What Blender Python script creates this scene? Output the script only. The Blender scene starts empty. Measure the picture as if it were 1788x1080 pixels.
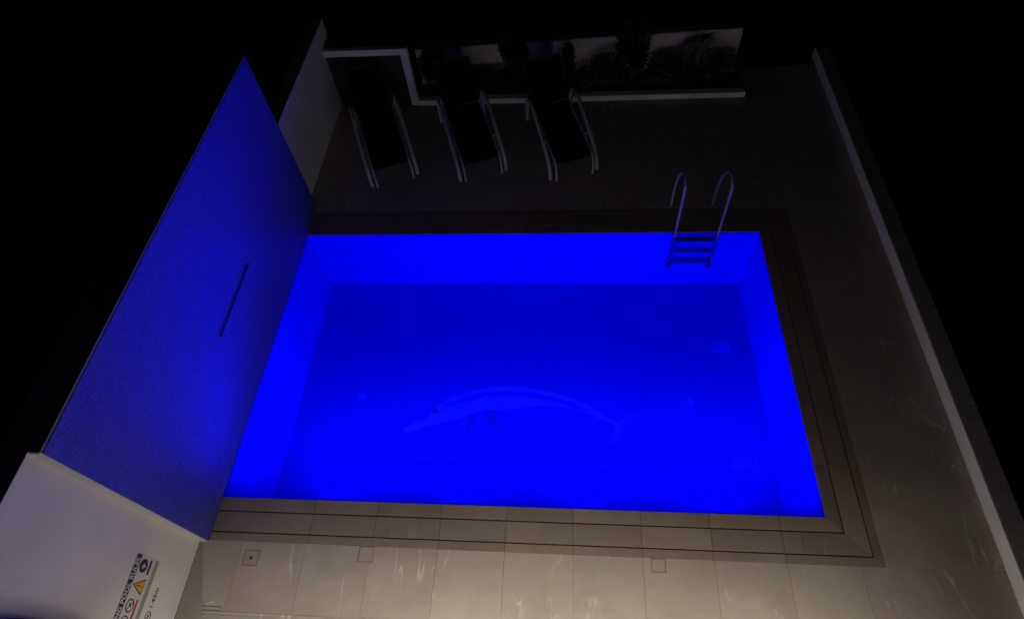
import bpy, bmesh, math, random
from mathutils import Vector, Matrix, noise
random.seed(7)
R = math.radians
sc = bpy.context.scene
col = sc.collection

# ------------------------------------------------------------------ camera
cam = bpy.data.cameras.new('camera')
cam.sensor_width = 36.0
cam.lens = 21.36
cam.clip_start = 0.05
cam.clip_end = 500
camo = bpy.data.objects.new('camera', cam)
camo.location = (3.1974, -1.6119, 5.4528)
camo.rotation_euler = (0.6042, 0.0722, 0.0553)
col.objects.link(camo)
sc.camera = camo

# ------------------------------------------------------------------ night sky
w = bpy.data.worlds.new('World')
sc.world = w
w.use_nodes = True
nt = w.node_tree
nt.nodes.clear()
wo = nt.nodes.new('ShaderNodeOutputWorld')
bg = nt.nodes.new('ShaderNodeBackground')
sky = nt.nodes.new('ShaderNodeTexSky')
sky.sky_type = 'NISHITA'
sky.sun_disc = False
sky.sun_elevation = R(-3)
sky.sun_rotation = R(200)
bg.inputs['Strength'].default_value = 0.02
nt.links.new(sky.outputs[0], bg.inputs[0])
nt.links.new(bg.outputs[0], wo.inputs[0])

sc.view_settings.view_transform = 'Standard'
sc.view_settings.look = 'None'
sc.view_settings.exposure = 0
sc.view_settings.gamma = 1
sc.view_settings.use_curve_mapping = False
sc.render.engine = 'CYCLES'
cy = sc.cycles
cy.use_denoising = True
cy.max_bounces = 14
cy.diffuse_bounces = 7
cy.glossy_bounces = 4
cy.transmission_bounces = 4
cy.transparent_max_bounces = 12
cy.volume_bounces = 2
cy.caustics_reflective = False
cy.caustics_refractive = False
cy.sample_clamp_indirect = 6

L = 3.24      # pool length (away from the camera)
W = 5.40      # pool width
PB = -1.00    # pool floor
WALL_H = 2.13
WATER_D = 0.05    # haze of the pool water per metre
POOL_W = 44.0     # each underwater lamp

# ------------------------------------------------------------------ lamps
def area(name, loc, rot, size, power, color, spread=180, sizey=None, par=None):
    l = bpy.data.lights.new(name, 'AREA')
    l.shape = 'RECTANGLE' if sizey else 'DISK'
    l.size = size
    if sizey: l.size_y = sizey
    l.energy = power
    l.color = color
    l.spread = R(spread)
    o = bpy.data.objects.new(name, l)
    o.location = loc
    o.rotation_euler = rot
    col.objects.link(o)
    return o
# four lit lamps in the near pool wall, shining towards the far wall
for x in (0.98, 2.2, 3.4, 4.6):
    area('underwater_lamp', (x, 0.08, -0.17), (R(90 + 10), 0, 0), 0.22, POOL_W, (0.0, 0.0, 1.0), 177)
# downlights under the balcony on which the camera stands
def spot(name, loc, rot, power, color, ang, blend, rad):
    l = bpy.data.lights.new(name, 'SPOT')
    l.energy = power
    l.color = color
    l.spot_size = R(ang)
    l.spot_blend = blend
    l.shadow_soft_size = rad
    o = bpy.data.objects.new(name, l)
    o.location = loc
    o.rotation_euler = rot
    col.objects.link(o)
WCOL = (1.0, 0.89, 0.73)
LAMPS = [(1.3, -1.85, 170), (3.2, -1.85, 270), (4.9, -1.85, 80)]
for (x, y, p_) in LAMPS:
    spot('downlight_lamp', (x, y, 2.42), (R(-2), 0, 0), p_, WCOL, 104, 1.0, 0.05)
WALL_LAMPS = [(0.7, 3), (2.7, 6), (4.9, 21)]
for (x, p_) in WALL_LAMPS:
    l = bpy.data.lights.new('wall_lamp_light', 'POINT')
    l.energy = p_; l.color = WCOL; l.shadow_soft_size = .05
    o = bpy.data.objects.new('wall_lamp_light', l); o.location = (x, -1.68, .62); col.objects.link(o)

# ------------------------------------------------------------------ materials
def mat(name, color, rough=0.6, metal=0.0, spec=0.5):
    m = bpy.data.materials.new(name)
    m.use_nodes = True
    b = m.node_tree.nodes['Principled BSDF']
    b.inputs['Base Color'].default_value = (*color, 1)
    b.inputs['Roughness'].default_value = rough
    b.inputs['Metallic'].default_value = metal
    b.inputs['Specular IOR Level'].default_value = spec
    return m

def N(m, t, **k):
    n = m.node_tree.nodes.new(t)
    for a, v in k.items():
        setattr(n, a, v)
    return n

def noise_mat(name, c1, c2, scale, rough=0.6, bump=0.0, detail=5, metal=0, spec=0.5, bscale=None, bdist=0.01):
    m = mat(name, c1, rough, metal, spec)
    ln = m.node_tree.links.new
    b = m.node_tree.nodes['Principled BSDF']
    g = N(m, 'ShaderNodeNewGeometry')
    n = N(m, 'ShaderNodeTexNoise')
    n.inputs['Scale'].default_value = scale
    n.inputs['Detail'].default_value = detail
    ln(g.outputs['Position'], n.inputs['Vector'])
    r = N(m, 'ShaderNodeValToRGB')
    r.color_ramp.elements[0].position = 0.3
    r.color_ramp.elements[1].position = 0.7
    r.color_ramp.elements[0].color = (*c1, 1)
    r.color_ramp.elements[1].color = (*c2, 1)
    ln(n.outputs['Fac'], r.inputs[0])
    ln(r.outputs[0], b.inputs['Base Color'])
    if bump:
        n2 = N(m, 'ShaderNodeTexNoise')
        n2.inputs['Scale'].default_value = bscale or scale * 8
        n2.inputs['Detail'].default_value = 4
        ln(g.outputs['Position'], n2.inputs['Vector'])
        bp = N(m, 'ShaderNodeBump')
        bp.inputs['Strength'].default_value = bump
        bp.inputs['Distance'].default_value = bdist
        ln(n2.outputs['Fac'], bp.inputs['Height'])
        ln(bp.outputs[0], b.inputs['Normal'])
    return m

def stone_mat(name, base, vein, vein_amt, var=0.10, rough=0.45):
    """porcelain stone: cloudy tone, its own tone per tile, a few pale veins"""
    m = mat(name, base, rough)
    T = m.node_tree
    ln = T.links.new
    b = T.nodes['Principled BSDF']
    g = N(m, 'ShaderNodeNewGeometry')
    oi = N(m, 'ShaderNodeObjectInfo')
    sh = N(m, 'ShaderNodeVectorMath', operation='MULTIPLY_ADD')
    cmb = N(m, 'ShaderNodeCombineXYZ')
    ln(oi.outputs['Random'], cmb.inputs[0]); ln(oi.outputs['Random'], cmb.inputs[1])
    sh.inputs[1].default_value = (37, 91, 13)
    ln(cmb.outputs[0], sh.inputs[0]); ln(g.outputs['Position'], sh.inputs[2])
    P = sh.outputs[0]
    # cloudy tone
    n1 = N(m, 'ShaderNodeTexNoise'); n1.inputs['Scale'].default_value = 1.9; n1.inputs['Detail'].default_value = 6; n1.inputs['Distortion'].default_value = .6
    ln(P, n1.inputs['Vector'])
    n1b = N(m, 'ShaderNodeTexNoise'); n1b.inputs['Scale'].default_value = 14; n1b.inputs['Detail'].default_value = 6
    ln(P, n1b.inputs['Vector'])
    ad = N(m, 'ShaderNodeMath', operation='MULTIPLY_ADD'); ad.inputs[1].default_value = .35
    ln(n1b.outputs['Fac'], ad.inputs[0]); ln(n1.outputs['Fac'], ad.inputs[2])
    r1 = N(m, 'ShaderNodeMapRange'); r1.inputs['From Min'].default_value = .42; r1.inputs['From Max'].default_value = .95
    r1.inputs['To Min'].default_value = 0.84; r1.inputs['To Max'].default_value = 1.14
    ln(ad.outputs[0], r1.inputs['Value'])
    # per-tile tone
    r2 = N(m, 'ShaderNodeMapRange'); r2.inputs['To Min'].default_value = 1 - var; r2.inputs['To Max'].default_value = 1 + var
    ln(oi.outputs['Random'], r2.inputs['Value'])
    mu = N(m, 'ShaderNodeMath', operation='MULTIPLY'); ln(r1.outputs[0], mu.inputs[0]); ln(r2.outputs[0], mu.inputs[1])
    vm = N(m, 'ShaderNodeVectorMath', operation='SCALE'); vm.inputs[0].default_value = base
    ln(mu.outputs[0], vm.inputs['Scale'])
    # warm / cool drift
    nh = N(m, 'ShaderNodeTexNoise'); nh.inputs['Scale'].default_value = 2.6; nh.inputs['Detail'].default_value = 2
    sh2 = N(m, 'ShaderNodeVectorMath', operation='ADD'); sh2.inputs[1].default_value = (7, 3, 5)
    ln(P, sh2.inputs[0]); ln(sh2.outputs[0], nh.inputs['Vector'])
    tint = N(m, 'ShaderNodeValToRGB')
    tint.color_ramp.elements[0].position = .38; tint.color_ramp.elements[1].position = .62
    tint.color_ramp.elements[0].color = (1.0, .99, .93, 1); tint.color_ramp.elements[1].color = (1.03, .93, .90, 1)
    ln(nh.outputs['Fac'], tint.inputs[0])
    vt = N(m, 'ShaderNodeVectorMath', operation='MULTIPLY'); ln(vm.outputs[0], vt.inputs[0]); ln(tint.outputs[0], vt.inputs[1])
    # veins: contour of a stretched, distorted noise, broken up by a mask
    mp = N(m, 'ShaderNodeMapping'); mp.inputs['Scale'].default_value = (2.6, 0.55, 1); mp.inputs['Rotation'].default_value = (0, 0, R(-14))
    ln(P, mp.inputs['Vector'])
    nv = N(m, 'ShaderNodeTexNoise'); nv.inputs['Scale'].default_value = 1.15; nv.inputs['Detail'].default_value = 4; nv.inputs['Roughness'].default_value = .46; nv.inputs['Distortion'].default_value = .25
    ln(mp.outputs[0], nv.inputs['Vector'])
    s = N(m, 'ShaderNodeMath', operation='SUBTRACT'); s.inputs[1].default_value = .5; ln(nv.outputs['Fac'], s.inputs[0])
    a = N(m, 'ShaderNodeMath', operation='ABSOLUTE'); ln(s.outputs[0], a.inputs[0])
    rv = N(m, 'ShaderNodeMapRange', interpolation_type='SMOOTHSTEP'); rv.inputs['From Min'].default_value = 0.0; rv.inputs['From Max'].default_value = .011
    rv.inputs['To Min'].default_value = 1; rv.inputs['To Max'].default_value = 0
    ln(a.outputs[0], rv.inputs['Value'])
    nm = N(m, 'ShaderNodeTexNoise'); nm.inputs['Scale'].default_value = 3.0; nm.inputs['Detail'].default_value = 4
    sh3 = N(m, 'ShaderNodeVectorMath', operation='ADD'); sh3.inputs[1].default_value = (1.3, 8.1, 2.2)
    ln(P, sh3.inputs[0]); ln(sh3.outputs[0], nm.inputs['Vector'])
    rm = N(m, 'ShaderNodeMapRange', interpolation_type='SMOOTHSTEP'); rm.inputs['From Min'].default_value = .50; rm.inputs['From Max'].default_value = .64
    ln(nm.outputs['Fac'], rm.inputs['Value'])
    vv = N(m, 'ShaderNodeMath', operation='MULTIPLY'); ln(rv.outputs[0], vv.inputs[0]); ln(rm.outputs[0], vv.inputs[1])
    v2 = N(m, 'ShaderNodeMath', operation='MULTIPLY'); ln(vv.outputs[0], v2.inputs[0]); v2.inputs[1].default_value = vein_amt
    mx = N(m, 'ShaderNodeMix', data_type='RGBA')
    ln(v2.outputs[0], mx.inputs['Factor']); ln(vt.outputs[0], mx.inputs['A']); mx.inputs['B'].default_value = (*vein, 1)
    ln(mx.outputs['Result'], b.inputs['Base Color'])
    bp = N(m, 'ShaderNodeBump'); bp.inputs['Strength'].default_value = .12; bp.inputs['Distance'].default_value = .003
    nb = N(m, 'ShaderNodeTexNoise'); nb.inputs['Scale'].default_value = 120; ln(g.outputs['Position'], nb.inputs['Vector'])
    ln(nb.outputs['Fac'], bp.inputs['Height']); ln(bp.outputs[0], b.inputs['Normal'])
    return m

def mosaic_mat(name, c, dv, rough=.3):
    m = mat(name, c, rough)
    T = m.node_tree; ln = T.links.new
    b = T.nodes['Principled BSDF']
    g = N(m, 'ShaderNodeNewGeometry')
    r = N(m, 'ShaderNodeMapRange'); r.inputs['To Min'].default_value = 1 - dv; r.inputs['To Max'].default_value = 1 + dv
    ln(g.outputs['Random Per Island'], r.inputs['Value'])
    vm = N(m, 'ShaderNodeVectorMath', operation='SCALE'); vm.inputs[0].default_value = c
    ln(r.outputs[0], vm.inputs['Scale']); ln(vm.outputs[0], b.inputs['Base Color'])
    return m

def pool_mat(name, c, dv=.10):
    """fine pool mosaic, too small to tell apart under the water"""
    m = mat(name, c, .5)
    T = m.node_tree; ln = T.links.new
    b = T.nodes['Principled BSDF']
    g = N(m, 'ShaderNodeNewGeometry')
    sn = N(m, 'ShaderNodeVectorMath', operation='SNAP'); sn.inputs[1].default_value = (.025, .025, .025)
    of = N(m, 'ShaderNodeVectorMath', operation='ADD'); of.inputs[1].default_value = (.0111, .0107, .0113)
    ln(g.outputs['Position'], of.inputs[0]); ln(of.outputs[0], sn.inputs[0])
    wn = N(m, 'ShaderNodeTexWhiteNoise', noise_dimensions='3D'); ln(sn.outputs[0], wn.inputs['Vector'])
    r = N(m, 'ShaderNodeMapRange'); r.inputs['To Min'].default_value = 1 - dv; r.inputs['To Max'].default_value = 1 + dv
    ln(wn.outputs['Value'], r.inputs['Value'])
    vm = N(m, 'ShaderNodeVectorMath', operation='SCALE'); vm.inputs[0].default_value = c
    ln(r.outputs[0], vm.inputs['Scale']); ln(vm.outputs[0], b.inputs['Base Color'])
    return m

M = {}
M['deck'] = stone_mat('deck_stone', (.335, .31, .285), (.62, .59, .55), .60, .035)
M['coping'] = stone_mat('coping_stone', (.225, .195, .168), (.33, .30, .26), .35, .10)
M['coping_edge'] = stone_mat('coping_edge_stone', (.20, .175, .148), (.30, .27, .24), .3, .07)
M['grout'] = noise_mat('grout', (.27, .25, .225), (.31, .285, .26), 20, .9)
M['lid_rim'] = mat('lid_rim', (.16, .148, .13), .7)
M['groove'] = mat('groove', (.012, .010, .009), .8)
M['white'] = noise_mat('white_render', (.70, .70, .71), (.78, .78, .79), 3.0, .85, .35, bscale=160, bdist=.002)
M['cap'] = noise_mat('wall_cap', (.24, .23, .22), (.32, .31, .29), 6, .8, .2)
M['dark_grout'] = mat('mosaic_grout', (.035, .04, .15), .85)
M['mosaic'] = mosaic_mat('glass_mosaic', (.085, .095, .60), .12)
M['pool'] = pool_mat('pool_mosaic', (.008, .012, .82), .03)
M['pool_floor'] = pool_mat('shaded_floor_mosaic', (.006, .010, .64), .03)  # same tile as the walls, darkened to stand in for weaker light
M['pool_faint'] = pool_mat('faint_pool_mosaic', (.04, .055, .74), .05)
M['pool_light'] = pool_mat('pale_pool_mosaic', (.095, .125, .86), .05)
M['pool_dark'] = pool_mat('dark_pool_mosaic', (.01, .02, .40), .04)
M['pool_black'] = pool_mat('black_pool_mosaic', (.01, .01, .24), .1)
M['pool_fit'] = mat('pool_fitting', (.15, .2, .93), .4)
M['steel'] = mat('stainless_steel', (.30, .30, .28), .5, .25, .3)
M['steel_dull'] = mat('brushed_steel', (.45, .44, .43), .5, .7)
M['step'] = mat('ladder_step_plastic', (.10, .12, .42), .6)
M['spout'] = mat('blue_lit_spout_steel', (.06, .07, .62), .35)  # steel coloured blue: reflected pool light put into the base colour
M['rubber'] = mat('black_rubber', (.02, .02, .02), .7)
M['alu'] = noise_mat('pale_aluminium', (.36, .35, .35), (.42, .41, .41), 12, .5)
M['fabric'] = noise_mat('dark_mesh_fabric', (.008, .008, .009), (.013, .013, .014), 90, .95, spec=.15)
M['soil'] = noise_mat('soil', (.045, .032, .022), (.085, .06, .042), 12, .95, .6, bscale=60, bdist=.02)
M['gate'] = noise_mat('dark_gate_paint', (.016, .016, .022), (.022, .022, .03), 8, .5)
M['far'] = noise_mat('dark_earth', (.010, .010, .009), (.020, .018, .015), 2, .95)
M['board'] = mat('sign_board', (.66, .67, .72), .35)
M['grey_print'] = mat('sign_grey_print', (.30, .30, .31), .4)
M['navy'] = mat('sign_navy_print', (.012, .012, .09), .4)
M['yellow'] = mat('sign_yellow_print', (.75, .42, .03), .4)
M['black'] = mat('sign_black_print', (.012, .012, .012), .4)
M['red'] = mat('sign_red_print', (.42, .02, .03), .4)
M['white_old'] = noise_mat('weathered_white_render', (.34, .32, .31), (.56, .54, .53), 2.6, .9, .4, bscale=120, bdist=.003)
M['house'] = noise_mat('house_render', (.55, .54, .52), (.6, .59, .57), 3, .9)

def leaf_mat(name, c1, c2):
    m = mat(name, c1, .55)
    T = m.node_tree; ln = T.links.new
    b = T.nodes['Principled BSDF']
    g = N(m, 'ShaderNodeNewGeometry')
    r = N(m, 'ShaderNodeValToRGB')
    r.color_ramp.elements[0].color = (*c1, 1); r.color_ramp.elements[1].color = (*c2, 1)
    ln(g.outputs['Random Per Island'], r.inputs[0]); ln(r.outputs[0], b.inputs['Base Color'])
    return m
M['leaf_dark'] = leaf_mat('dark_leaf', (.010, .018, .008), (.03, .045, .018))
M['leaf_brown'] = leaf_mat('brown_ground_leaf', (.05, .04, .022), (.12, .09, .05))
M['leaf_broad'] = leaf_mat('broad_leaf', (.012, .022, .010), (.02, .035, .015))
M['stem'] = mat('plant_stem', (.05, .035, .02), .9)

# water: surface with Fresnel reflection (total from below at grazing angles), clear tinted body
mw = bpy.data.materials.new('water')
mw.use_nodes = True
T = mw.node_tree
T.nodes.clear(); ln = T.links.new
o_ = T.nodes.new('ShaderNodeOutputMaterial'); mx = T.nodes.new('ShaderNodeMixShader')
tr = T.nodes.new('ShaderNodeBsdfTransparent'); gl = T.nodes.new('ShaderNodeBsdfGlossy'); fr = T.nodes.new('ShaderNodeFresnel')
tr.inputs[0].default_value = (.62, .78, 1, 1)
gl.inputs['Roughness'].default_value = .03
fr.inputs[0].default_value = 1.33
bp = T.nodes.new('ShaderNodeBump'); nz = T.nodes.new('ShaderNodeTexNoise'); ge = T.nodes.new('ShaderNodeNewGeometry')
nz.inputs['Scale'].default_value = 2.2; nz.inputs['Detail'].default_value = 3
bp.inputs['Strength'].default_value = .10; bp.inputs['Distance'].default_value = .05
ln(ge.outputs['Position'], nz.inputs['Vector']); ln(nz.outputs['Fac'], bp.inputs['Height'])
ln(bp.outputs[0], gl.inputs['Normal'])
# plain Fresnel seen from above; towards grazing angles light is turned back, as total reflection does from below
lw_ = T.nodes.new('ShaderNodeLayerWeight'); lw_.inputs['Blend'].default_value = .5
mr_ = T.nodes.new('ShaderNodeMapRange'); mr_.interpolation_type = 'SMOOTHSTEP'
mr_.inputs['From Min'].default_value = .38; mr_.inputs['From Max'].default_value = .84
mr_.inputs['To Min'].default_value = 0; mr_.inputs['To Max'].default_value = .94
ml_ = T.nodes.new('ShaderNodeMath'); ml_.operation = 'ADD'; ml_.inputs[1].default_value = .03
ln(lw_.outputs['Facing'], mr_.inputs['Value']); ln(mr_.outputs[0], ml_.inputs[0])
ln(ml_.outputs[0], mx.inputs[0]); ln(tr.outputs[0], mx.inputs[1]); ln(gl.outputs[0], mx.inputs[2]); ln(mx.outputs[0], o_.inputs[0])
M['water'] = mw
def water_volume(T, out):
    sc_ = T.nodes.new('ShaderNodeVolumeScatter'); sc_.inputs['Color'].default_value = (.05, .25, 1, 1); sc_.inputs['Density'].default_value = WATER_D
    T.links.new(sc_.outputs[0], out.inputs['Volume'])
water_volume(T, o_)
m2 = bpy.data.materials.new('water_side'); m2.use_nodes = True
T2 = m2.node_tree; T2.nodes.clear()
oo = T2.nodes.new('ShaderNodeOutputMaterial'); tt = T2.nodes.new('ShaderNodeBsdfTransparent')
T2.links.new(tt.outputs[0], oo.inputs[0]); water_volume(T2, oo)
M['water_side'] = m2

# ------------------------------------------------------------------ mesh helpers
def obj(name, bm, m, parent=None, smooth=False, loc=None):
    me = bpy.data.meshes.new(name)
    bm.normal_update()
    bm.to_mesh(me); bm.free()
    if smooth:
        for p in me.polygons: p.use_smooth = True
    me.materials.append(m)
    o = bpy.data.objects.new(name, me)
    col.objects.link(o)
    if parent: o.parent = parent
    if loc: o.location = loc
    return o

def thing(name, label, cat, loc=(0, 0, 0), rz=0, group=None):
    o = bpy.data.objects.new(name, None)
    o.empty_display_size = .1
    o.location = loc; o.rotation_euler = (0, 0, rz)
    col.objects.link(o)
    return tag(o, label, cat, group)

def tag(o, label=None, cat=None, group=None, kind=None):
    if label: o['label'] = label
    if cat: o['category'] = cat
    if group: o['group'] = group
    if kind: o['kind'] = kind
    return o

def box(bm, x0, x1, y0, y1, z0, z1, bev=0):
    vs = [bm.verts.new(c) for c in ((x0, y0, z0), (x1, y0, z0), (x1, y1, z0), (x0, y1, z0), (x0, y0, z1), (x1, y0, z1), (x1, y1, z1), (x0, y1, z1))]
    fs = [bm.faces.new([vs[i] for i in f]) for f in ((0, 3, 2, 1), (4, 5, 6, 7), (0, 1, 5, 4), (1, 2, 6, 5), (2, 3, 7, 6), (3, 0, 4, 7))]
    if bev:
        es = list({e for f in fs for e in f.edges})
        bmesh.ops.bevel(bm, geom=es, offset=bev, segments=1, affect='EDGES')
    return fs

def BX(name, m, parent, *a, bev=0, loc=None):
    bm = bmesh.new(); box(bm, *a, bev=bev)
    return obj(name, bm, m, parent, loc=loc)

def poly_prism(bm, pts, z0, z1):
    lo = [bm.verts.new((x, y, z0)) for x, y in pts]
    hi = [bm.verts.new((x, y, z1)) for x, y in pts]
    bm.faces.new(hi)
    bm.faces.new(lo[::-1])
    n = len(pts)
    for i in range(n):
        bm.faces.new((lo[i], lo[(i + 1) % n], hi[(i + 1) % n], hi[i]))

def PP(name, m, parent, pts, z0, z1, bev=0):
    bm = bmesh.new(); poly_prism(bm, pts, z0, z1)
    if bev:
        es = [e for e in bm.edges if all(v.co.z > z1 - 1e-6 for v in e.verts)]
        bmesh.ops.bevel(bm, geom=es, offset=bev, segments=1, affect='EDGES')
    return obj(name, bm, m, parent)

def smooth_path(pts, n=8):
    P = [Vector(p) for p in pts]
    out = []
    for i in range(len(P) - 1):
        p0 = P[max(i - 1, 0)]; p1 = P[i]; p2 = P[i + 1]; p3 = P[min(i + 2, len(P) - 1)]
        for k in range(n):
            t = k / n
            out.append(.5 * ((2 * p1) + (-p0 + p2) * t + (2 * p0 - 5 * p1 + 4 * p2 - p3) * t * t + (-p0 + 3 * p1 - 3 * p2 + p3) * t ** 3))
    out.append(P[-1])
    return out

def tube(bm, pts, r, seg=10, ry=None, side=None):
    """round (or flattened: ry across 'side') tube along points"""
    ry = ry or r
    rings = []
    P = [Vector(p) for p in pts]
    for i, p in enumerate(P):
        d = (P[min(i + 1, len(P) - 1)] - P[max(i - 1, 0)]).normalized()
        s = Vector(side) if side else (Vector((1, 0, 0)) if abs(d.x) < .9 else Vector((0, 1, 0)))
        u = (s - d * s.dot(d)).normalized()
        v = d.cross(u)
        rr = r[i] if isinstance(r, (list, tuple)) else r
        rings.append([bm.verts.new(p + u * math.cos(a) * rr + v * math.sin(a) * (rr if ry is r else ry)) for a in [2 * math.pi * k / seg for k in range(seg)]])
    for a, b in zip(rings, rings[1:]):
        for k in range(seg):
            bm.faces.new((a[k], a[(k + 1) % seg], b[(k + 1) % seg], b[k]))
    bm.faces.new(rings[0][::-1]); bm.faces.new(rings[-1])

def disc(bm, c, r, h, seg=20, axis='z', r2=None):
    mtx = Matrix.Translation(c)
    if axis == 'y': mtx = mtx @ Matrix.Rotation(R(90), 4, 'X')
    if axis == 'x': mtx = mtx @ Matrix.Rotation(R(90), 4, 'Y')
    bmesh.ops.create_cone(bm, cap_ends=True, segments=seg, radius1=r, radius2=r if r2 is None else r2, depth=h, matrix=mtx)

# ------------------------------------------------------------------ ground
bm = bmesh.new()
# one sheet to the horizon, with an opening left for the plot and its pool
X0, X1, Y0, Y1 = -.30, 6.86, -4.6, 6.45
for (a, b, c, d) in ((-150, X0, -150, 150), (X1, 150, -150, 150), (X0, X1, -150, Y0), (X0, X1, Y1, 150)):
    bm.faces.new([bm.verts.new(p) for p in ((a, c, -.9), (b, c, -.9), (b, d, -.9), (a, d, -.9))])
tag(obj('ground', bm, M['far']), kind='structure')

# pool deck: mortar bed with an opening, paved with separate tiles
deck = bpy.data.objects.new('pool_deck', None); col.objects.link(deck); tag(deck, kind='structure')
OUT = .385       # coping width
bm = bmesh.new()
for (a, b, c, d) in ((-.27, 6.70, -4.6, -OUT), (W + OUT, 6.70, -OUT, L + OUT), (-.27, 6.70, L + OUT, 6.40)):
    box(bm, a, b, c, d, -.16, -.009)
obj('mortar_bed', bm, M['grout'], deck)

TX0, TP = .915, .585
GAP = .0019
tile_mesh = {}
def tile(x0, x1, y0, y1, m, parent, name='tile', z0=-.0088, z1=0.0, bev=.0012):
    sx, sy = round(x1 - x0 - GAP, 4), round(y1 - y0 - GAP, 4)
    if sx < .02 or sy < .02: return
    k = (sx, sy, m.name, z0, z1)
    if k not in tile_mesh:
        o = BX(name, m, parent, -sx / 2, sx / 2, -sy / 2, sy / 2, z0, z1, bev=bev)
        tile_mesh[k] = o.data
    else:
        o = bpy.data.objects.new(name, tile_mesh[k]); col.objects.link(o); o.parent = parent
    o.location = ((x0 + x1) / 2, (y0 + y1) / 2, random.uniform(-.0007, 0))
    return o

xs = [-.045]
x = TX0 - 2 * TP + .0
while x < 6.69:
    if x > -.03: xs.append(x)
    x += TP
xs.append(6.70)
ys_near = [-4.5, -3.33, -2.16, -1.012]
# near deck (y < -OUT), with cut-outs for lids and slot drain
DR = (-1.012, -.952)      # linear drain strip
for i in range(len(xs) - 1):
    a, b = xs[i], xs[i + 1]
    for c, d in ((-3.33, -2.16), (-2.16, -1.012)):
        tile(a, b, c, d, M['deck'], deck)
lids = [(1.395, 1.530, -.519, -OUT - .002), (3.905, 4.025, -.500, -OUT - .002), (.370, .510, -.588, -.455), (.105, .300, DR[1], -.915)]
def near_tile(a, b, c, d):
    """tile with rectangular cut-outs: split round the lids it meets"""
    cut = [l for l in lids if l[0] < b and l[1] > a]
    if not cut:
        tile(a, b, c, d, M['deck'], deck); return
    # a single tile mesh with real holes, built as one grid
    X = sorted({a + GAP / 2, b - GAP / 2, *[min(max(v, a + GAP / 2), b - GAP / 2) for l in cut for v in (l[0], l[1])]})
    Y = sorted({c + GAP / 2, d - GAP / 2, *[min(max(v, c + GAP / 2), d - GAP / 2) for l in cut for v in (l[2], l[3])]})
    bm = bmesh.new()
    V = {}
    def v(x, y, z):
        return V.setdefault((x, y, z), None) or V.update({(x, y, z): bm.verts.new((x, y, z))}) or V[(x, y, z)]
    cells = set()
    for i in range(len(X) - 1):
        for j in range(len(Y) - 1):
            mx_, my_ = (X[i] + X[i + 1]) / 2, (Y[j] + Y[j + 1]) / 2
            if not any(l[0] < mx_ < l[1] and l[2] < my_ < l[3] for l in cut): cells.add((i, j))
    z0, z1 = -.0088, -.0003
    for (i, j) in cells:
        x0, x1, y0, y1 = X[i], X[i + 1], Y[j], Y[j + 1]
        bm.faces.new((v(x0, y0, z1), v(x1, y0, z1), v(x1, y1, z1), v(x0, y1, z1)))
        for (di, dj, p, q) in ((-1, 0, (x0, y1), (x0, y0)), (1, 0, (x1, y0), (x1, y1)), (0, -1, (x0, y0), (x1, y0)), (0, 1, (x1, y1), (x0, y1))):
            if (i + di, j + dj) not in cells:
                bm.faces.new((v(*p, z0), v(*q, z0), v(*q, z1), v(*p, z1)))
    obj('tile', bm, M['deck'], deck)
for i in range(len(xs) - 1):
    near_tile(xs[i], xs[i + 1], DR[1], -OUT)
    pass
# right deck beside the pool and far deck
yr = [-OUT, .60, 1.77, 2.94, L + OUT]
xr = [W + OUT, 6.18, 6.70]
for i in range(2):
    for j in range(4):
        tile(xr[i], xr[i + 1], yr[j], yr[j + 1], M['deck'], deck)
yf = [L + OUT, 4.22, 4.805, 5.39, 5.695]
xf = [-.12] + [TX0 - TP + k * 1.17 for k in range(6)] + [6.70]
for j in range(4):
    off = 0 if j % 2 == 0 else .585
    X = [-.12] + [v + off for v in xf[1:-1] if v + off < 6.6] + [6.70]
    for i in range(len(X) - 1):
        tile(X[i], X[i + 1], yf[j], yf[j + 1], M['deck'], deck)
for i in range(len(xs) - 1):
    if xs[i] > 5.6: tile(xs[i], xs[i + 1], 5.695, 6.40, M['deck'], deck)

# small lids let into the deck, each with the same stone in its tray
def lid(l, label, hole=False, cat='inspection lid', frame=M['steel_dull']):
    cx, cyy = (l[0] + l[1]) / 2, (l[2] + l[3]) / 2
    t = thing('inspection_lid', label, cat, (cx, cyy, -.009))
    hx, hy = (l[1] - l[0]) / 2 - .001, (l[3] - l[2]) / 2 - .001
    bm = bmesh.new()
    for a in ((-hx, hx, -hy, -hy + .004), (-hx, hx, hy - .004, hy), (-hx, -hx + .004, -hy + .004, hy - .004), (hx - .004, hx, -hy + .004, hy - .004)):
        box(bm, *a, 0, .0085)
    obj('rim', bm, M['lid_rim'], t)
    bm = bmesh.new()
    box(bm, -hx + .006, hx - .006, -hy + .006, hy - .006, .0, .0088, bev=.001)
    obj('stone_insert', bm, M['deck'], t)
    if hole:
        bm = bmesh.new(); disc(bm, (0, 0, .0100), .028, .0020, 24)
        obj('drain_ring', bm, M['cap'], t)
        bm = bmesh.new(); disc(bm, (0, 0, .0112), .013, .0016, 16)
        obj('drain_hole', bm, M['groove'], t)
    return t
lid(lids[0], 'small square stone lid beside the coping, straight ahead of the dolphin snout')
lid(lids[1], 'small pale square stone lid by the coping, furthest right of the lids')
lid(lids[2], 'square deck drain with a black centre hole near the white wall', hole=True, cat='floor drain')
lid(lids[3], 'wide stone lid at the end of the slotted drain by the white wall')

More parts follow.
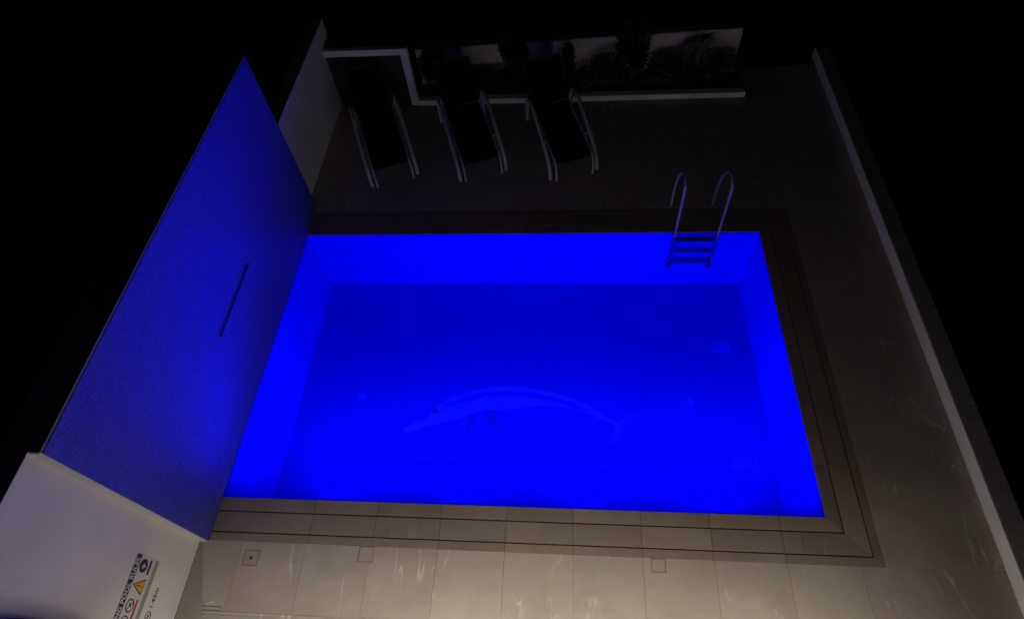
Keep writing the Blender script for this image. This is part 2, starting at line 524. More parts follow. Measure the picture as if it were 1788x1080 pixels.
# slotted linear drain
t = thing('slot_drain', 'narrow slotted drain line running across the deck at the bottom of the picture', 'drain', (3.3, -.982, -.009))
bm = bmesh.new()
DX0, DX1 = .11 - 3.3, 6.70 - 3.3
box(bm, DX0, DX1, -.028, -.005, 0, .0088); box(bm, DX0, DX1, .005, .028, 0, .0088)
n = int((DX1 - DX0) / .02)
for k in range(n):
    x = DX0 + k * .02
    box(bm, x, x + .011, -.005, .005, .0005, .0086)
obj('grate', bm, M['deck'], t)
bm = bmesh.new(); box(bm, DX0, DX1, -.029, .029, -.001, -.0002)
obj('channel', bm, M['groove'], t)
for a, b in ((-.045, .11),):
    tile(a, b, DR[0], DR[1], M['deck'], deck)
# tapering shadow at the foot of the white wall, put in as darker stone
M['shade_wedge'] = stone_mat('shade_stone', (.235, .215, .195), (.4, .38, .35), .3, .02)
PP('shade_strip', M['shade_wedge'], deck, [(-.071, -4.5), (.16, -4.5), (.16, -.99), (.044, -.666), (-.048, -.425), (-.071, -.425)], -.0088, .0018)
PP('shade_strip', M['lid_rim'], deck, [(-.0795, -4.5), (-.0715, -4.5), (-.0715, -.405), (-.0795, -.405)], -.0088, .0004)  # thin dark line painted in for the shadow against the wall


# ------------------------------------------------------------------ pool
pool = thing('swimming_pool', 'rectangular swimming pool glowing deep blue from underwater lamps', 'swimming pool', (0, 0, 0))
BX('pool_floor', M['pool_floor'], pool, -.02, W + .02, -.02, L + .02, PB - .1, PB)
BX('pool_wall', M['pool'], pool, -.10, -.0, -.0, L, PB, -.012)
BX('pool_wall', M['pool'], pool, W, W + .10, 0, L, PB, -.012)
BX('pool_wall', M['pool'], pool, -.10, W + .10, L, L + .10, PB, -.012)
BX('pool_wall', M['pool'], pool, -.10, W + .10, -.10, 0, PB, -.012)
for x in (0.98, 2.2, 3.4, 4.6):
    bm = bmesh.new(); disc(bm, (x, .012, -.17), .12, .022, 28, 'y')
    obj('pool_light', bm, M['pool_fit'], pool)
# return inlets on the floor, main drain and a floor hatch
for (x, y) in ((.74, 1.56), (4.60, 1.56)):
    bm = bmesh.new(); disc(bm, (x, y, PB + .004), .045, .007, 20, r2=.040)
    o = obj('floor_inlet', bm, M['pool_light'], pool)
    bm = bmesh.new(); disc(bm, (x, y, PB + .009), .018, .003, 14)
    obj('nozzle', bm, M['pool'], o)
bm = bmesh.new(); box(bm, 4.97, 5.25, .66, .93, PB, PB + .012)
dg = obj('main_drain', bm, M['pool'], pool)
for k in range(9):
    BX('grate_bar', M['pool_light'], dg, 4.978 + k * .0305, 4.99 + k * .0305, .668, .922, PB + .0125, PB + .02)
BX('drain_lip', M['pool_light'], dg, 4.97, 5.25, .645, .659, PB + .001, PB + .018)
bm = bmesh.new(); box(bm, 4.93, 5.15, 2.245, 2.38, PB, PB + .014, bev=.003)
obj('floor_hatch', bm, M['pool'], pool)
BX('hatch_lip', M['pool_light'], pool, 4.93, 5.15, 2.225, 2.243, PB + .001, PB + .02)

# dolphin laid in mosaic on the pool floor
def mosaic_shape(name, pts, m, parent, h, n=4, closed=True):
    P = [(x, y, 0) for x, y in pts]
    q = smooth_path(P + [P[0]], n)[:-1] if n > 1 else [Vector(p) for p in P]
    bm = bmesh.new()
    lo = [bm.verts.new((p.x, p.y, PB - .001)) for p in q]; hi = [bm.verts.new((p.x, p.y, PB + h)) for p in q]
    f = bm.faces.new(hi)
    for i in range(len(q)):
        j = (i + 1) % len(q)
        bm.faces.new((lo[i], lo[j], hi[j], hi[i]))
    bmesh.ops.recalc_face_normals(bm, faces=bm.faces[:])
    bmesh.ops.triangulate(bm, faces=bm.faces[:])
    return obj(name, bm, m, parent)
dol = obj('dolphin_mosaic', bmesh.new(), M['pool'], pool)
outline = [(1.304, 1.127), (1.449, 1.23), (1.566, 1.273), (1.634, 1.402), (1.782, 1.523), (2.002, 1.622), (2.285, 1.695), (2.571, 1.709), (2.858, 1.674), (3.085, 1.622), (3.328, 1.533), (3.51, 1.436), (3.688, 1.32), (3.811, 1.239), (3.775, 1.231), (3.598, 1.309), (3.364, 1.413), (3.235, 1.45), (2.976, 1.475), (2.772, 1.447), (2.494, 1.412), (2.232, 1.399), (2.05, 1.334), (1.851, 1.259), (1.633, 1.194), (1.489, 1.145), (1.384, 1.095)]
mosaic_shape('body', outline, M['pool_light'], dol, .003)
mosaic_shape('back_stripe', [(1.736, 1.429), (2.028, 1.559), (2.289, 1.632), (2.575, 1.65), (2.86, 1.617), (3.142, 1.55), (3.419, 1.44), (3.4, 1.413), (3.124, 1.495), (2.862, 1.555), (2.578, 1.581), (2.294, 1.575), (2.033, 1.507)], M['pool_floor'], dol, .0045)
mosaic_shape('flipper', [(2.242, 1.395), (2.345, 1.397), (2.401, 1.262), (2.51, 1.146), (2.632, 1.091), (2.514, 1.084), (2.38, 1.163), (2.29, 1.259)], M['pool_dark'], dol, .0035)
mosaic_shape('flipper', [(2.079, 1.324), (2.147, 1.336), (2.11, 1.195), (2.111, 1.078), (2.058, 1.061), (2.048, 1.194)], M['pool_dark'], dol, .0035)
mosaic_shape('eye', [(1.661 + .030 * math.cos(a), 1.372 + .033 * math.sin(a)) for a in [k * math.pi / 4 for k in range(8)]], M['pool_black'], dol, .006)
mosaic_shape('tail_fluke', [(3.776, 1.27), (3.889, 1.374), (4.016, 1.397), (3.937, 1.277), (3.854, 1.208), (3.803, 1.082), (3.713, 1.024), (3.7, 1.137), (3.747, 1.224)], M['pool_faint'], dol, .0028)

# water: a closed body, its top the surface
bm = bmesh.new()
fs = box(bm, .002, W - .002, .002, L - .002, PB + .0005, -.022)
for f in fs: f.material_index = 1
fs[1].material_index = 0
wob = obj('water', bm, M['water'])
wob.data.materials.append(M['water_side'])
tag(wob, kind='structure')

# ------------------------------------------------------------------ coping: three rings of stone parted by two overflow slots
cop = thing('pool_coping', 'brown stone coping round the pool with two dark overflow slots', 'coping')
bm = bmesh.new()
box(bm, -.0, W + OUT, -OUT, -.101, -.12, -.011)
box(bm, W + .101, W + OUT, -.1005, L + .1005, -.12, -.011)
box(bm, -.0, W + OUT, L + .101, L + OUT, -.12, -.011)
obj('coping_bed', bm, M['groove'], cop)
bands = [(.0, .118, 'coping'), (.130, .303, 'coping'), (.315, OUT - .001, 'coping_edge')]
G = .0016
for bi, (a, b, mn) in enumerate(bands):
    m = M[mn]
    z0, z1 = -.0105, (.0 if bi < 2 else -.0005)
    if bi == 0: z0 = -.010
    bev = .0012
    X = [.0] + [TX0 + k * TP for k in range(8)] + ([5.171] if bi == 1 else [])
    X = [v for v in X if v < W - .05]
    # near side, mitred at the right corner
    for i, x in enumerate(X):
        e = X[i + 1] if i + 1 < len(X) else None
        if e: pts = [(x + G, -b), (e - G, -b), (e - G, -a), (x + G, -a)]
        else: pts = [(x + G, -b), (W + b - G, -b), (W + a - G, -a), (x + G, -a)]
        PP('coping_tile', m, cop, pts, z0, z1, bev)
    # far side
    for i, x in enumerate(X):
        e = X[i + 1] if i + 1 < len(X) else None
        if e: pts = [(x + G, L + a), (e - G, L + a), (e - G, L + b), (x + G, L + b)]
        else: pts = [(x + G, L + a), (W + a - G, L + a), (W + b - G, L + b), (x + G, L + b)]
        PP('coping_tile', m, cop, pts, z0, z1, bev)
    # right side
    Ys = [None, .47, 1.055, 1.64, 2.225, 2.81, None]
    for i in range(len(Ys) - 1):
        y0, y1 = Ys[i], Ys[i + 1]
        p = [(W + a, (-a + G) if y0 is None else y0 + G), (W + b, (-b + G) if y0 is None else y0 + G),
             (W + b, (L + b - G) if y1 is None else y1 - G), (W + a, (L + a - G) if y1 is None else y1 - G)]
        PP('coping_tile', m, cop, p, z0, z1, bev)

# ------------------------------------------------------------------ mosaic wall
WY0, WY1, WT = -.40, 3.72, .28
mw_ = thing('mosaic_wall', 'tall boundary wall clad in small blue glass mosaic beside the pool', 'wall', (-WT / 2, 1.6, 0))
def P_(o, x, y, z=0): return (o[0] + x, o[1] + y, o[2] + z)
def rel(par, *a):
    lx, ly, lz = par.location
    return (a[0] - lx, a[1] - lx, a[2] - ly, a[3] - ly, a[4] - lz, a[5] - lz)
BX('wall_core', M['white'], mw_, *rel(mw_, -WT, -.006, WY0, WY1, -.9, WALL_H - .012))
BX('cladding_bed', M['dark_grout'], mw_, *rel(mw_, -.0055, -.003, WY0 + .004, WY1 - .002, -.009, WALL_H - .013))
BX('wall_cap', M['cap'], mw_, *rel(mw_, -WT - .005, .0, WY0 - .0, WY1, WALL_H - .0115, WALL_H), bev=.002)
# small glass tiles, one mesh
verts, faces = [], []
s, p = .0225, .025
rr = random.Random(3)
ny = int((WY1 - WY0 - .006) / p); nz = int((WALL_H - .016) / p)
for i in range(ny):
    for k in range(nz):
        y = WY0 + .005 + i * p + rr.uniform(-.0007, .0007); z = .003 + k * p + rr.uniform(-.0006, .0006)
        tl = [rr.uniform(-.0005, .0006) for _ in range(2)]
        xf_ = .0 + rr.uniform(-.0004, .0004)
        c = len(verts)
        q = [(y, z), (y + s, z), (y + s, z + s), (y, z + s)]
        for (yy, zz) in q: verts.append((-.0029, yy, zz))
        for n_, (yy, zz) in enumerate(q):
            verts.append((xf_ + (tl[0] if n_ in (1, 2) else -tl[0]) + (tl[1] if n_ > 1 else -tl[1]), yy, zz))
        faces += [(c + 4, c + 5, c + 6, c + 7)] + [(c + a, c + (a + 1) % 4, c + 4 + (a + 1) % 4, c + 4 + a) for a in range(4)]
me = bpy.data.meshes.new('mosaic_tiles')
me.from_pydata([(x - mw_.location.x, y - mw_.location.y, z) for x, y, z in verts], [], faces)
me.materials.append(M['mosaic'])
mt = bpy.data.objects.new('mosaic_tiling', me); col.objects.link(mt); mt.parent = mw_; tag(mt, kind='stuff')

# waterfall spout sticking out of the mosaic wall
sp = thing('waterfall_spout', 'long narrow waterfall spout set in the mosaic wall over the water', 'spout', (0, 1.62, .905))
bm = bmesh.new(); box(bm, .0025, .024, -.42, .42, -.008, .0, bev=.002); obj('blade', bm, M['mosaic'], sp)  # mosaic blue on the blade stands in for blue light on steel
bm = bmesh.new()
box(bm, .003, .070, -.434, -.421, -.012, .004, bev=.002); obj('end_cap', bm, M['alu'], sp)
bm = bmesh.new()
box(bm, .003, .030, .421, .434, -.012, .004, bev=.002); obj('end_cap', bm, M['spout'], sp)
BX('back_plate', M['spout'], sp, .0015, .005, -.42, .42, .002, .020)

# ------------------------------------------------------------------ white walls on the left
ww = thing('white_wall', 'tall smooth white rendered wall carrying the pool rules sign', 'wall', (-.18, -2.4, 0))
BX('wall_body', M['white'], ww, *rel(ww, -.30, -.08, -4.5, WY0 - .001, -.9, WALL_H - .004))
BX('wall_cap', M['cap'], ww, *rel(ww, -.303, -.077, -4.5, WY0 - .001, WALL_H - .0035, WALL_H + .003), bev=.002)
# the end face of the mosaic wall is white render, proud of this wall
BX('end_render', M['white'], mw_, *rel(mw_, -.0795, -.0065, WY0 - .004, WY0 - .0003, -.009, WALL_H - .013))

lw = thing('low_boundary_wall', 'low white rendered wall beyond the mosaic wall beside the first lounger', 'wall', (-.2, 4.9, 0))
BX('wall_body', M['white'], lw, *rel(lw, -.28, -.12, WY1 + .001, 6.10, -.9, 1.125))
BX('wall_cap', M['cap'], lw, *rel(lw, -.283, -.117, WY1 + .001, 6.10, 1.1255, 1.14), bev=.002)

# ------------------------------------------------------------------ low kerb wall on the right
kw = thing('kerb_wall', 'low white kerb wall with grey top along the right edge of the deck', 'kerb', (6.8, 1, 0))
KH = .15
bm = bmesh.new(); box(bm, *rel(kw, 6.702, 6.86, -4.5, 6.60, -.9, KH - .021))
obj('kerb_body', bm, M['white'], kw)
y = -4.5
while y < 6.6:
    y1 = min(y + 1.1, 6.6)
    BX('cap_slab', M['cap'], kw, *rel(kw, 6.715, 6.885, y + .002, y1 - .002, KH - .0205, KH), bev=.002)
    y += 1.1
BX('white_edge', M['white'], kw, *rel(kw, 6.698, 6.7145, -4.5, 6.60, KH - .0205, KH + .001), bev=.003)

# ------------------------------------------------------------------ planter and walls at the back
pl = thing('planter_bed', 'long planting bed with a white kerb behind the sun loungers', 'planter', (3.3, 5.9, 0))
bm = bmesh.new(); box(bm, *rel(pl, 1.046, 5.62, 5.705, 5.815, -.009, .075), bev=.006)
obj('planter_kerb', bm, M['white'], pl)
bm = bmesh.new()
nx_, nyy = 60, 8
g = [[bm.verts.new((1.05 + 4.57 * i / nx_ - 3.3, 5.817 + .50 * j / nyy - 5.9, .045 + .05 * noise.noise(Vector((i * .35, j * .5, 0))))) for j in range(nyy + 1)] for i in range(nx_ + 1)]
for i in range(nx_):
    for j in range(nyy):
        bm.faces.new((g[i][j], g[i + 1][j], g[i + 1][j + 1], g[i][j + 1]))
obj('soil', bm, M['soil'], pl, smooth=True)

bw = thing('back_wall', 'white rendered garden wall behind the planting bed', 'wall', (3.3, 6.3, 0))
bm = bmesh.new()
a0, a1 = (1.05, 6.10), (5.56, 6.34)
poly_prism(bm, [(a0[0] - 3.3, a0[1] - 6.3), (a1[0] - 3.3, a1[1] - 6.3), (a1[0] - 3.3, a1[1] + .12 - 6.3), (a0[0] - 3.3, a0[1] + .12 - 6.3)], -.9, .61)
obj('wall_body', bm, M['white_old'], bw)
bm = bmesh.new()
poly_prism(bm, [(a0[0] - 3.3, a0[1] + .004 - 6.3), (a1[0] - 3.3, a1[1] + .004 - 6.3), (a1[0] - 3.3, a1[1] + .13 - 6.3), (a0[0] - 3.3, a0[1] + .13 - 6.3)], .6105, .63)
obj('wall_cap', bm, M['cap'], bw)

# white framed dark gate in the corner
gt = thing('garden_gate', 'dark gate in a square white frame behind the first lounger', 'gate', (.465, 5.76, 0))
FH = .88
fx0, fx1 = -.115 - .465, 1.045 - .465
BX('frame_post', M['white'], gt, fx1 - .10, fx1, -.035, .045, -.009, FH - .0905)
BX('frame_lintel', M['white'], gt, fx0, fx1, -.035, .045, FH - .09, FH, bev=.003)
for k in range(8):
    wv = (fx1 - .10 - fx0 - .012) / 8
    x = fx0 + .010 + k * wv
    BX('gate_board', M['gate'], gt, x + .002, x + wv - .002, -.006, .016, .03, FH - .10, bev=.003)
BX('gate_rail', M['gate'], gt, fx0 + .03, fx1 - .106, .0165, .04, .15, .21)
BX('gate_rail', M['gate'], gt, fx0 + .03, fx1 - .106, .0165, .04, .60, .66)
bm = bmesh.new(); tube(bm, [(fx1 - .17, -.007, .44), (fx1 - .17, -.035, .44), (fx1 - .24, -.038, .44)], .008, 8)
obj('handle', bm, M['steel_dull'], gt, True)

# ------------------------------------------------------------------ plants
def leaf_card(bm, c, d, up, ln_, wd, bend=.25):
    d = d.normalized(); s_ = d.cross(up).normalized() if abs(d.dot(up)) < .98 else Vector((1, 0, 0))
    n_ = s_.cross(d)
    a = bm.verts.new(c); b = bm.verts.new(c + d * ln_ * .45 + s_ * wd / 2 + n_ * ln_ * .05)
    e = bm.verts.new(c + d * ln_ * .45 - s_ * wd / 2 + n_ * ln_ * .05); f = bm.verts.new(c + d * ln_ - n_ * ln_ * bend)
    m_ = bm.verts.new(c + d * ln_ * .5 - n_ * ln_ * .02)
    bm.faces.new((a, b, m_)); bm.faces.new((a, m_, e)); bm.faces.new((b, f, m_)); bm.faces.new((m_, f, e))

def shrub(label, x, y, z0, w_, d_, h, n, lf, m, seed):
    rg = random.Random(seed)
    t = thing('shrub', label, 'shrub', (x, y, z0), 0)
    bm = bmesh.new()
    for k in range(5):
        a = rg.uniform(0, 6.28)
        top = Vector((math.cos(a) * w_ * .25, math.sin(a) * d_ * .2, h * rg.uniform(.6, .9)))
        tube(bm, smooth_path([(0, 0, -.02), tuple(top * .5 + Vector((rg.uniform(-.02, .02), 0, 0))), tuple(top)], 3), .007, 6)
    obj('stem', bm, M['stem'], t, True)
    bm = bmesh.new()
    lobes = [(rg.uniform(-.32, .32) * w_, rg.uniform(-.25, .25) * d_, h * rg.uniform(.3, .85), rg.uniform(.22, .36)) for _ in range(9)]
    for k in range(n):
        lb = rg.choice(lobes)
        v = Vector((rg.gauss(0, 1), rg.gauss(0, 1), rg.gauss(0, 1))).normalized() * rg.uniform(.55, 1) ** .5
        c = Vector((lb[0] + v.x * lb[3] * w_ * .8, lb[1] + v.y * lb[3] * d_ * .7, max(.02, lb[2] + v.z * lb[3] * h * .7)))
        d = (v + Vector((rg.uniform(-.5, .5), rg.uniform(-.5, .5), rg.uniform(-.1, .6))))
        leaf_card(bm, c, d, Vector((0, 0, 1)), lf * rg.uniform(.7, 1.3), lf * .42)
    obj('foliage', bm, m, t)
shrub('dense dark shrub left of the planting bed, next to the gate frame', 1.36, 5.98, .05, .50, .30, .62, 1500, .055, M['leaf_dark'], 1)
shrub('black rounded shrub between the second and third loungers', 2.43, 6.02, .05, .36, .34, .74, 1700, .055, M['leaf_dark'], 2)
shrub('narrow dark shrub just right of the third lounger headrest', 3.20, 6.06, .05, .15, .24, .60, 600, .05, M['leaf_dark'], 3)
shrub('widest black shrub right of the middle of the planting bed', 4.07, 6.08, .05, .42, .34, .84, 2000, .055, M['leaf_dark'], 4)
shrub('low brown bush in front of the white wall, middle of the bed', 3.62, 6.02, .05, .70, .32, .46, 2000, .05, M['leaf_brown'], 5)
shrub('low scruffy brown bush between the black shrub and the broad-leaved plant', 4.62, 6.05, .05, .85, .30, .38, 2200, .05, M['leaf_brown'], 6)
shrub('small scruffy brown bush behind the second lounger', 1.95, 5.97, .05, .75, .28, .32, 1800, .05, M['leaf_brown'], 8)
shrub('low brown bush at the right end of the planting bed', 5.27, 6.10, .05, .62, .30, .40, 1800, .05, M['leaf_brown'], 7)

t = thing('broad_leaf_plant', 'dark broad-leaved plant against the white wall at the right of the bed', 'plant', (4.93, 6.10, .05))
bm = bmesh.new(); tube(bm, smooth_path([(0, 0, -.02), (.01, 0, .2), (-.01, .01, .42)], 4), .016, 8)
obj('stem', bm, M['stem'], t, True)
for (az, el, ln_, wd) in ((28, 34, .34, .12), (168, 22, .22, .10), (80, 70, .24, .08), (150, 58, .20, .08), (8, 8, .20, .08)):
    bm = bmesh.new()
    d = Vector((math.cos(R(az)) * math.cos(R(el)), math.sin(R(az)) * .35 * math.cos(R(el)), math.sin(R(el)))).normalized()
    s_ = d.cross(Vector((0, -1, .3))).normalized()
    n_ = s_.cross(d)
    rows = []
    for k in range(9):
        t_ = k / 8
        wv = wd * .5 * (math.sin(math.pi * min(1, t_ * 1.02)) ** .7 if 0 < t_ < 1 else .03)
        c = Vector((-.01, .01, .40)) + d * ln_ * t_ - Vector((0, 0, 1)) * ln_ * .10 * t_ * t_
        rows.append((bm.verts.new(c - s_ * wv), bm.verts.new(c - n_ * .008), bm.verts.new(c + s_ * wv)))
    for a, b in zip(rows, rows[1:]):
        bm.faces.new((a[0], a[1], b[1], b[0])); bm.faces.new((a[1], a[2], b[2], b[1]))
    obj('leaf', bm, M['leaf_broad'], t, True)

# low brown ground cover over the soil
bm = bmesh.new()
rg = random.Random(21)
for k in range(6500):
    x = rg.uniform(1.08, 5.58); y = rg.uniform(5.83, 6.08 + (x - 1.05) * .053)
    if noise.noise(Vector((x * 3, y * 3, 0))) < -.18: continue
    v = Vector((rg.gauss(0, 1), rg.gauss(0, 1), rg.uniform(.2, 1.4)))
    leaf_card(bm, Vector((x, y, .05 + rg.random() ** 2 * .07)), v, Vector((0, 0, 1)), rg.uniform(.03, .06), .02)
tag(obj('ground_cover', bm, M['leaf_brown']), 'low brown ground cover over the soil of the planting bed', 'ground cover', kind='stuff')

# ------------------------------------------------------------------ pool ladder
t = thing('pool_ladder', 'stainless steel pool ladder with arched handrails on the far edge', 'ladder', (4.68, 3.2, 0))
for sx in (-.243, .243):
    yw = -.02
    pts = [(sx, .46, .0), (sx, .46, .10), (sx, .44, .34), (sx, .36, .58), (sx, .24, .74), (sx, .12, .815), (sx, .03, .80), (sx, yw, .73), (sx, yw, .40), (sx, yw, 0), (sx, yw, -.3), (sx, yw - .0, -.52)]
    bm = bmesh.new(); tube(bm, smooth_path(pts, 5), .016, 14)
    rl = obj('handrail', bm, M['steel'], t, True)
    bm = bmesh.new(); disc(bm, (sx, .46, .007), .045, .012, 24)
    obj('flange', bm, M['steel'], rl)
    bm = bmesh.new(); disc(bm, (sx, yw, -.535), .027, .05, 16)
    obj('end_plug', bm, M['rubber'], rl)
    bm = bmesh.new(); tube(bm, [(sx, yw, -.47), (sx, .038, -.47)], .016, 10)
    obj('wall_bumper', bm, M['rubber'], rl, True)
for z in (-.055, -.25, -.45):
    bm = bmesh.new(); box(bm, -.225, .225, -.060, .020, z - .016, z, bev=.004)
    o = obj('step', bm, M['step'], t)
    bm = bmesh.new()
    for k in range(4): box(bm, -.20, .20, -.052 + k * .018, -.044 + k * .018, z + .0005, z + .003)
    obj('tread', bm, M['step'], o)

# ------------------------------------------------------------------ sun loungers
def make_lounger():
    t = thing('sun_lounger', 'x', 'sun lounger', group='sun loungers on the far deck')
    HW = .240
    for s_ in (-1, 1):
        X = s_ * .305
        # bowed side leg: front foot, sweeping up to the armrest and down to the back foot
        pts = [(X, .05, .0), (X, .03, .07), (X, .10, .20), (X, .32, .33), (X, .60, .43), (X, .86, .50), (X, 1.06, .50), (X, 1.17, .42), (X, 1.21, .25), (X, 1.24, .0)]
        bm = bmesh.new(); tube(bm, smooth_path(pts, 5), .013, 10, ry=.024, side=(0, 0, 1))
        bmesh.ops.recalc_face_normals(bm, faces=bm.faces[:])
        sf = obj('side_frame', bm, M['alu'], t, True)
        bm = bmesh.new()
        box(bm, X - .020, X + .020, .02, .085, .0, .035, bev=.006)
        obj('foot', bm, M['alu'], sf)
        bm = bmesh.new(); box(bm, X - .018, X + .018, 1.215, 1.265, .0, .03, bev=.006)
        obj('foot', bm, M['rubber'], sf)
        # bed rail and its short front leg
        x = s_ * HW
        bm = bmesh.new(); tube(bm, smooth_path([(x, .0, .0), (x, -.01, .12), (x, .02, .245), (x, .12, .285), (x, .5, .30), (x, 1.12, .315)], 4), .014, 10)
        br = obj('bed_rail', bm, M['alu'], t, True)
        bm = bmesh.new(); disc(bm, (x, .0, .012), .018, .024, 12); obj('foot', bm, M['alu'], br)
        bm = bmesh.new(); tube(bm, [(x, .38, .295), (X, .38, .355)], .011, 8); obj('link', bm, M['alu'], br, True)
        bm = bmesh.new(); tube(bm, [(x, 1.08, .313), (X, 1.10, .47)], .011, 8); obj('link', bm, M['alu'], br, True)
        bm = bmesh.new(); tube(bm, smooth_path([(x, 1.12, .315), (x, 1.30, .48), (x, 1.46, .70), (x * .96, 1.50, .76)], 4), .0095, 10)
        obj('back_rail', bm, M['gate'], t, True)
    bm = bmesh.new(); tube(bm, [(-HW, .12, .262), (HW, .12, .262)], .011, 8); obj('crossbar', bm, M['gate'], t, True)
    bm = bmesh.new(); tube(bm, [(-HW, 1.12, .29), (HW, 1.12, .29)], .011, 8); obj('crossbar', bm, M['gate'], t, True)
    bm = bmesh.new(); tube(bm, [(-HW * .96, 1.50, .76), (HW * .96, 1.50, .76)], .0095, 8); obj('crossbar', bm, M['gate'], t, True)
    bm = bmesh.new(); tube(bm, [(-.2, 1.38, .58), (-.2, 1.30, .05), (.2, 1.30, .05), (.2, 1.38, .58)], .009, 8); obj('prop', bm, M['gate'], t, True)
    # fabric sling with a slight sag
    def sling(name, path):
        bm = bmesh.new(); rows = []
        for (y, z) in path:
            rows.append([bm.verts.new((u * (HW - .004), y, z - .018 * (1 - u * u))) for u in (-1, -.6, -.2, .2, .6, 1)])
        for a, b in zip(rows, rows[1:]):
            for k in range(5): bm.faces.new((a[k], a[k + 1], b[k + 1], b[k]))
        r_ = bmesh.ops.solidify(bm, geom=bm.faces[:], thickness=.004)
        obj(name, bm, M['fabric'], t, True)
    sling('seat_sling', [(.03, .262), (.10, .292), (.3, .300), (.55, .305), (.8, .310), (1.0, .313), (1.128, .319)])
    sling('back_sling', [(1.13, .325), (1.22, .40), (1.30, .49), (1.38, .59), (1.46, .71), (1.50, .755)])
    return t

def copy_tree(o, parent=None):
    c = o.copy(); col.objects.link(c); c.parent = parent
    for ch in [k for k in bpy.data.objects if k.parent == o]:
        copy_tree(ch, c)
    return c
l0 = make_lounger()
spots = [((.965, 4.14), 20.5, 'sun lounger with black sling nearest the low white wall, in front of the gate'),
         ((2.12, 4.20), 18.5, 'middle of the three black sun loungers, between the other two'),
         ((3.28, 4.19), 16.5, 'sun lounger with black sling furthest from the wall, nearest the ladder')]
for i, ((x, y), a, lb) in enumerate(spots):
    o = l0 if i == 0 else copy_tree(l0)
    o.location = (x, y, 0.001); o.rotation_euler = (0, 0, R(a)); o['label'] = lb

# ------------------------------------------------------------------ rules sign on the white wall
SX = -.08
sg = thing('rules_sign', 'white pool rules sign with navy heading and warning symbols on the white wall', 'sign', (SX, -1.20, .625))
# board faces +x; local frame: along +y = reading direction, +z = up
S_R = .525      # right end (y = -.675)
S_L = -.50
S_T, S_B = .147, -.150
BX('board', M['board'], sg, .001, .006, S_L, S_R, S_B, S_T, bev=.001)
def face_poly(name, pts, m, par=sg, x0=.0062, h=.0008):
    bm = bmesh.new()
    lo = [bm.verts.new((x0, a, b)) for a, b in pts]; hi = [bm.verts.new((x0 + h, a, b)) for a, b in pts]
    bm.faces.new(hi)
    for i in range(len(pts)):
        j = (i + 1) % len(pts); bm.faces.new((lo[i], lo[j], hi[j], hi[i]))
    bmesh.ops.recalc_face_normals(bm, faces=bm.faces[:])
    return obj(name, bm, m, par)
def rect(a0, a1, b0, b1): return [(a0, b0), (a1, b0), (a1, b1), (a0, b1)]
def ring(name, cy_, cz_, r0, r1, m, par=sg, x0=.0062, n=28, h=.0008):
    bm = bmesh.new()
    v = [[bm.verts.new((x, cy_ + r * math.cos(a), cz_ + r * math.sin(a))) for a in [2 * math.pi * k / n for k in range(n)]] for (x, r) in ((x0, r1), (x0 + h, r1), (x0 + h, r0), (x0, r0))]
    for p_, q_ in zip(v, v[1:]):
        for k in range(n): bm.faces.new((p_[k], p_[(k + 1) % n], q_[(k + 1) % n], q_[k]))
    bmesh.ops.recalc_face_normals(bm, faces=bm.faces[:])
    return obj(name, bm, m, par)
def circ(cy_, cz_, r, n=24): return [(cy_ + r * math.cos(2 * math.pi * k / n), cz_ + r * math.sin(2 * math.pi * k / n)) for k in range(n)]
def text(name, s_, size, y, z, m, par, x0, bold=.0, align='LEFT', sx=1.0):
    cu = bpy.data.curves.new(name, 'FONT'); cu.body = s_; cu.size = size; cu.extrude = .0004; cu.offset = bold
    cu.align_x = align; cu.align_y = 'CENTER'; cu.space_character = 1.05
    to = bpy.data.objects.new(name + '_tmp', cu); col.objects.link(to)
    bpy.context.view_layer.update()
    me = bpy.data.meshes.new_from_object(to.evaluated_get(bpy.context.evaluated_depsgraph_get()))
    bpy.data.objects.remove(to)
    # text plane (x right, y up) -> (y, z), facing +x
    me.transform(Matrix(((0, 0, 1, x0), (sx, 0, 0, y), (0, 1, 0, z), (0, 0, 0, 1))))
    me.materials.clear(); me.materials.append(m)
    o = bpy.data.objects.new(name, me); col.objects.link(o); o.parent = par
    return o
M['print_white'] = mat('sign_white_print', (.70, .71, .78), .4)
hb = face_poly('heading_band', rect(S_L, S_R - .001, S_T - .056, S_T - .001), M['navy'])
text('heading_text', 'SWIMMING POOL RULES', .056, S_R - .030, S_T - .0285, M['print_white'], hb, .0075, .0012, 'RIGHT', .98)
# grey lower band
face_poly('lower_band', rect(S_L, S_R - .004, S_B + .002, S_B + .050), M['grey_print'])
# blue mandatory symbol, bar below
bc = face_poly('mandatory_symbol', circ(.455, .030, .050), M['navy'])
face_poly('figure', [(.43, .03), (.452, .047), (.462, .035), (.478, .028), (.462, .018), (.455, .002), (.446, .018)], M['print_white'], bc, .0074)
face_poly('mandatory_bar', rect(.405, .508, -.062, -.036), M['navy'])
# yellow triangle with black edge
tb = face_poly('warning_triangle', [(.255, -.062), (.375, -.062), (.315, .078)], M['black'])
face_poly('triangle_fill', [(.268, -.055), (.362, -.055), (.315, .062)], M['yellow'], tb, .0074)
face_poly('exclamation_mark', rect(.311, .319, -.02, .028), M['black'], tb, .0086)
face_poly('exclamation_dot', circ(.315, -.037, .006, 10), M['black'], tb, .0086)
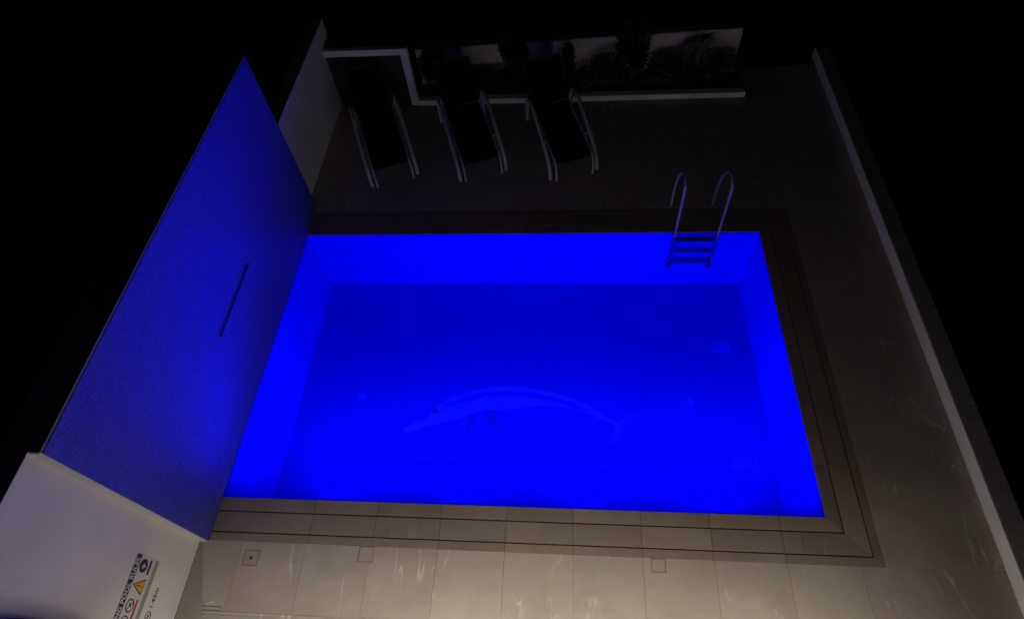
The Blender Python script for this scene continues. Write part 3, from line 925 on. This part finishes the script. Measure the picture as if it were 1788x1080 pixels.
# prohibition symbols, red bar below
for cy_ in (.175, .060, -.055, -.17, -.285):
    pr = ring('prohibition_symbol', cy_, .020, .038, .048, M['red'] if cy_ < -.1 else M['black'])
    q = .034
    face_poly('slash', [(cy_ - q - .003, .020 + q - .003), (cy_ - q + .003, .020 + q + .003), (cy_ + q + .003, .020 - q + .003), (cy_ + q - .003, .020 - q - .003)], M['black'], pr, .0074)
    face_poly('figure', [(cy_ - .016, .0), (cy_ - .006, .012), (cy_ + .002, .026), (cy_ + .012, .040), (cy_ + .020, .032), (cy_ + .010, .018), (cy_ + .012, .0), (cy_ + .002, .006)], M['black'], pr, .0066)
face_poly('prohibition_bar', rect(-.48, .225, -.062, -.038), M['red'])

dm = thing('depth_marker', 'black 1.45m depth lettering with no diving symbol below the rules sign', 'depth marker', (SX, -1.0, .36))
text('depth_text', '1.45m', .060, -.008, .008, M['black'], dm, .0012, .0012, 'LEFT', 1.0)
pr = ring('no_diving_symbol', -.062, .008, .029, .037, M['black'], dm, .0004)
face_poly('slash', [(-.062 - .025, .008 + .019), (-.062 - .020, .008 + .025), (-.062 + .025, .008 - .019), (-.062 + .020, .008 - .025)], M['black'], pr, .0014)
face_poly('figure', [(-.08, -.004), (-.07, .006), (-.058, .022), (-.05, .018), (-.056, .004)], M['black'], pr, .0008)

# ------------------------------------------------------------------ house behind the camera: wall, balcony, recessed downlights
hs = thing('house', 'white rendered house front with a balcony over the near deck', 'house', (3.2, -2.6, 0))
BX('house_wall', M['house'], hs, *rel(hs, -.07, 6.69, -2.2, -1.96, .002, 3.9))
BX('balcony_slab', M['house'], hs, *rel(hs, -.07, 6.69, -1.955, -1.70, 2.46, 2.64))
for (x, y, p_) in LAMPS:
    bm = bmesh.new()
    disc(bm, (x - 3.2, y + 2.6, 2.452), .07, .010, 24)
    obj('downlight_ring', bm, M['alu'], hs)
for (x, p_) in WALL_LAMPS:
    bm = bmesh.new()
    box(bm, x - .05 - 3.2, x + .05 - 3.2, .642, .70, .56, .68, bev=.006)
    obj('wall_lamp', bm, M['alu'], hs)

# ------------------------------------------------------------------ folded parasol whose top just enters the bottom left corner
t = thing('folded_parasol', 'top of a dark navy folded parasol at the white wall in the bottom left corner', 'parasol', (.035, -1.335, .001))
bm = bmesh.new(); disc(bm, (0, 0, .03), .10, .06, 24); obj('base', bm, M['cap'], t)
bm = bmesh.new(); tube(bm, [(0, 0, .03), (0, 0, 1.98)], .016, 10); obj('pole', bm, M['alu'], t, True)
M['navy_cloth'] = noise_mat('navy_cloth', (.045, .04, .075), (.06, .055, .095), 30, .95)
bm = bmesh.new(); rows = []
for k in range(15):
    z = .62 + 1.30 * k / 14
    r_ = .045 + .040 * math.sin(math.pi * min(1, (1 - k / 14) * 1.15)) ** .8 if k < 14 else .02
    rows.append([bm.verts.new((math.cos(a) * r_ * (1 + .20 * math.cos(8 * a)), math.sin(a) * r_ * (1 + .20 * math.cos(8 * a)), z)) for a in [2 * math.pi * q / 48 for q in range(48)]])
for a, b in zip(rows, rows[1:]):
    for q in range(48): bm.faces.new((a[q], a[(q + 1) % 48], b[(q + 1) % 48], b[q]))
bm.faces.new(rows[-1])
obj('canopy', bm, M['navy_cloth'], t, True)
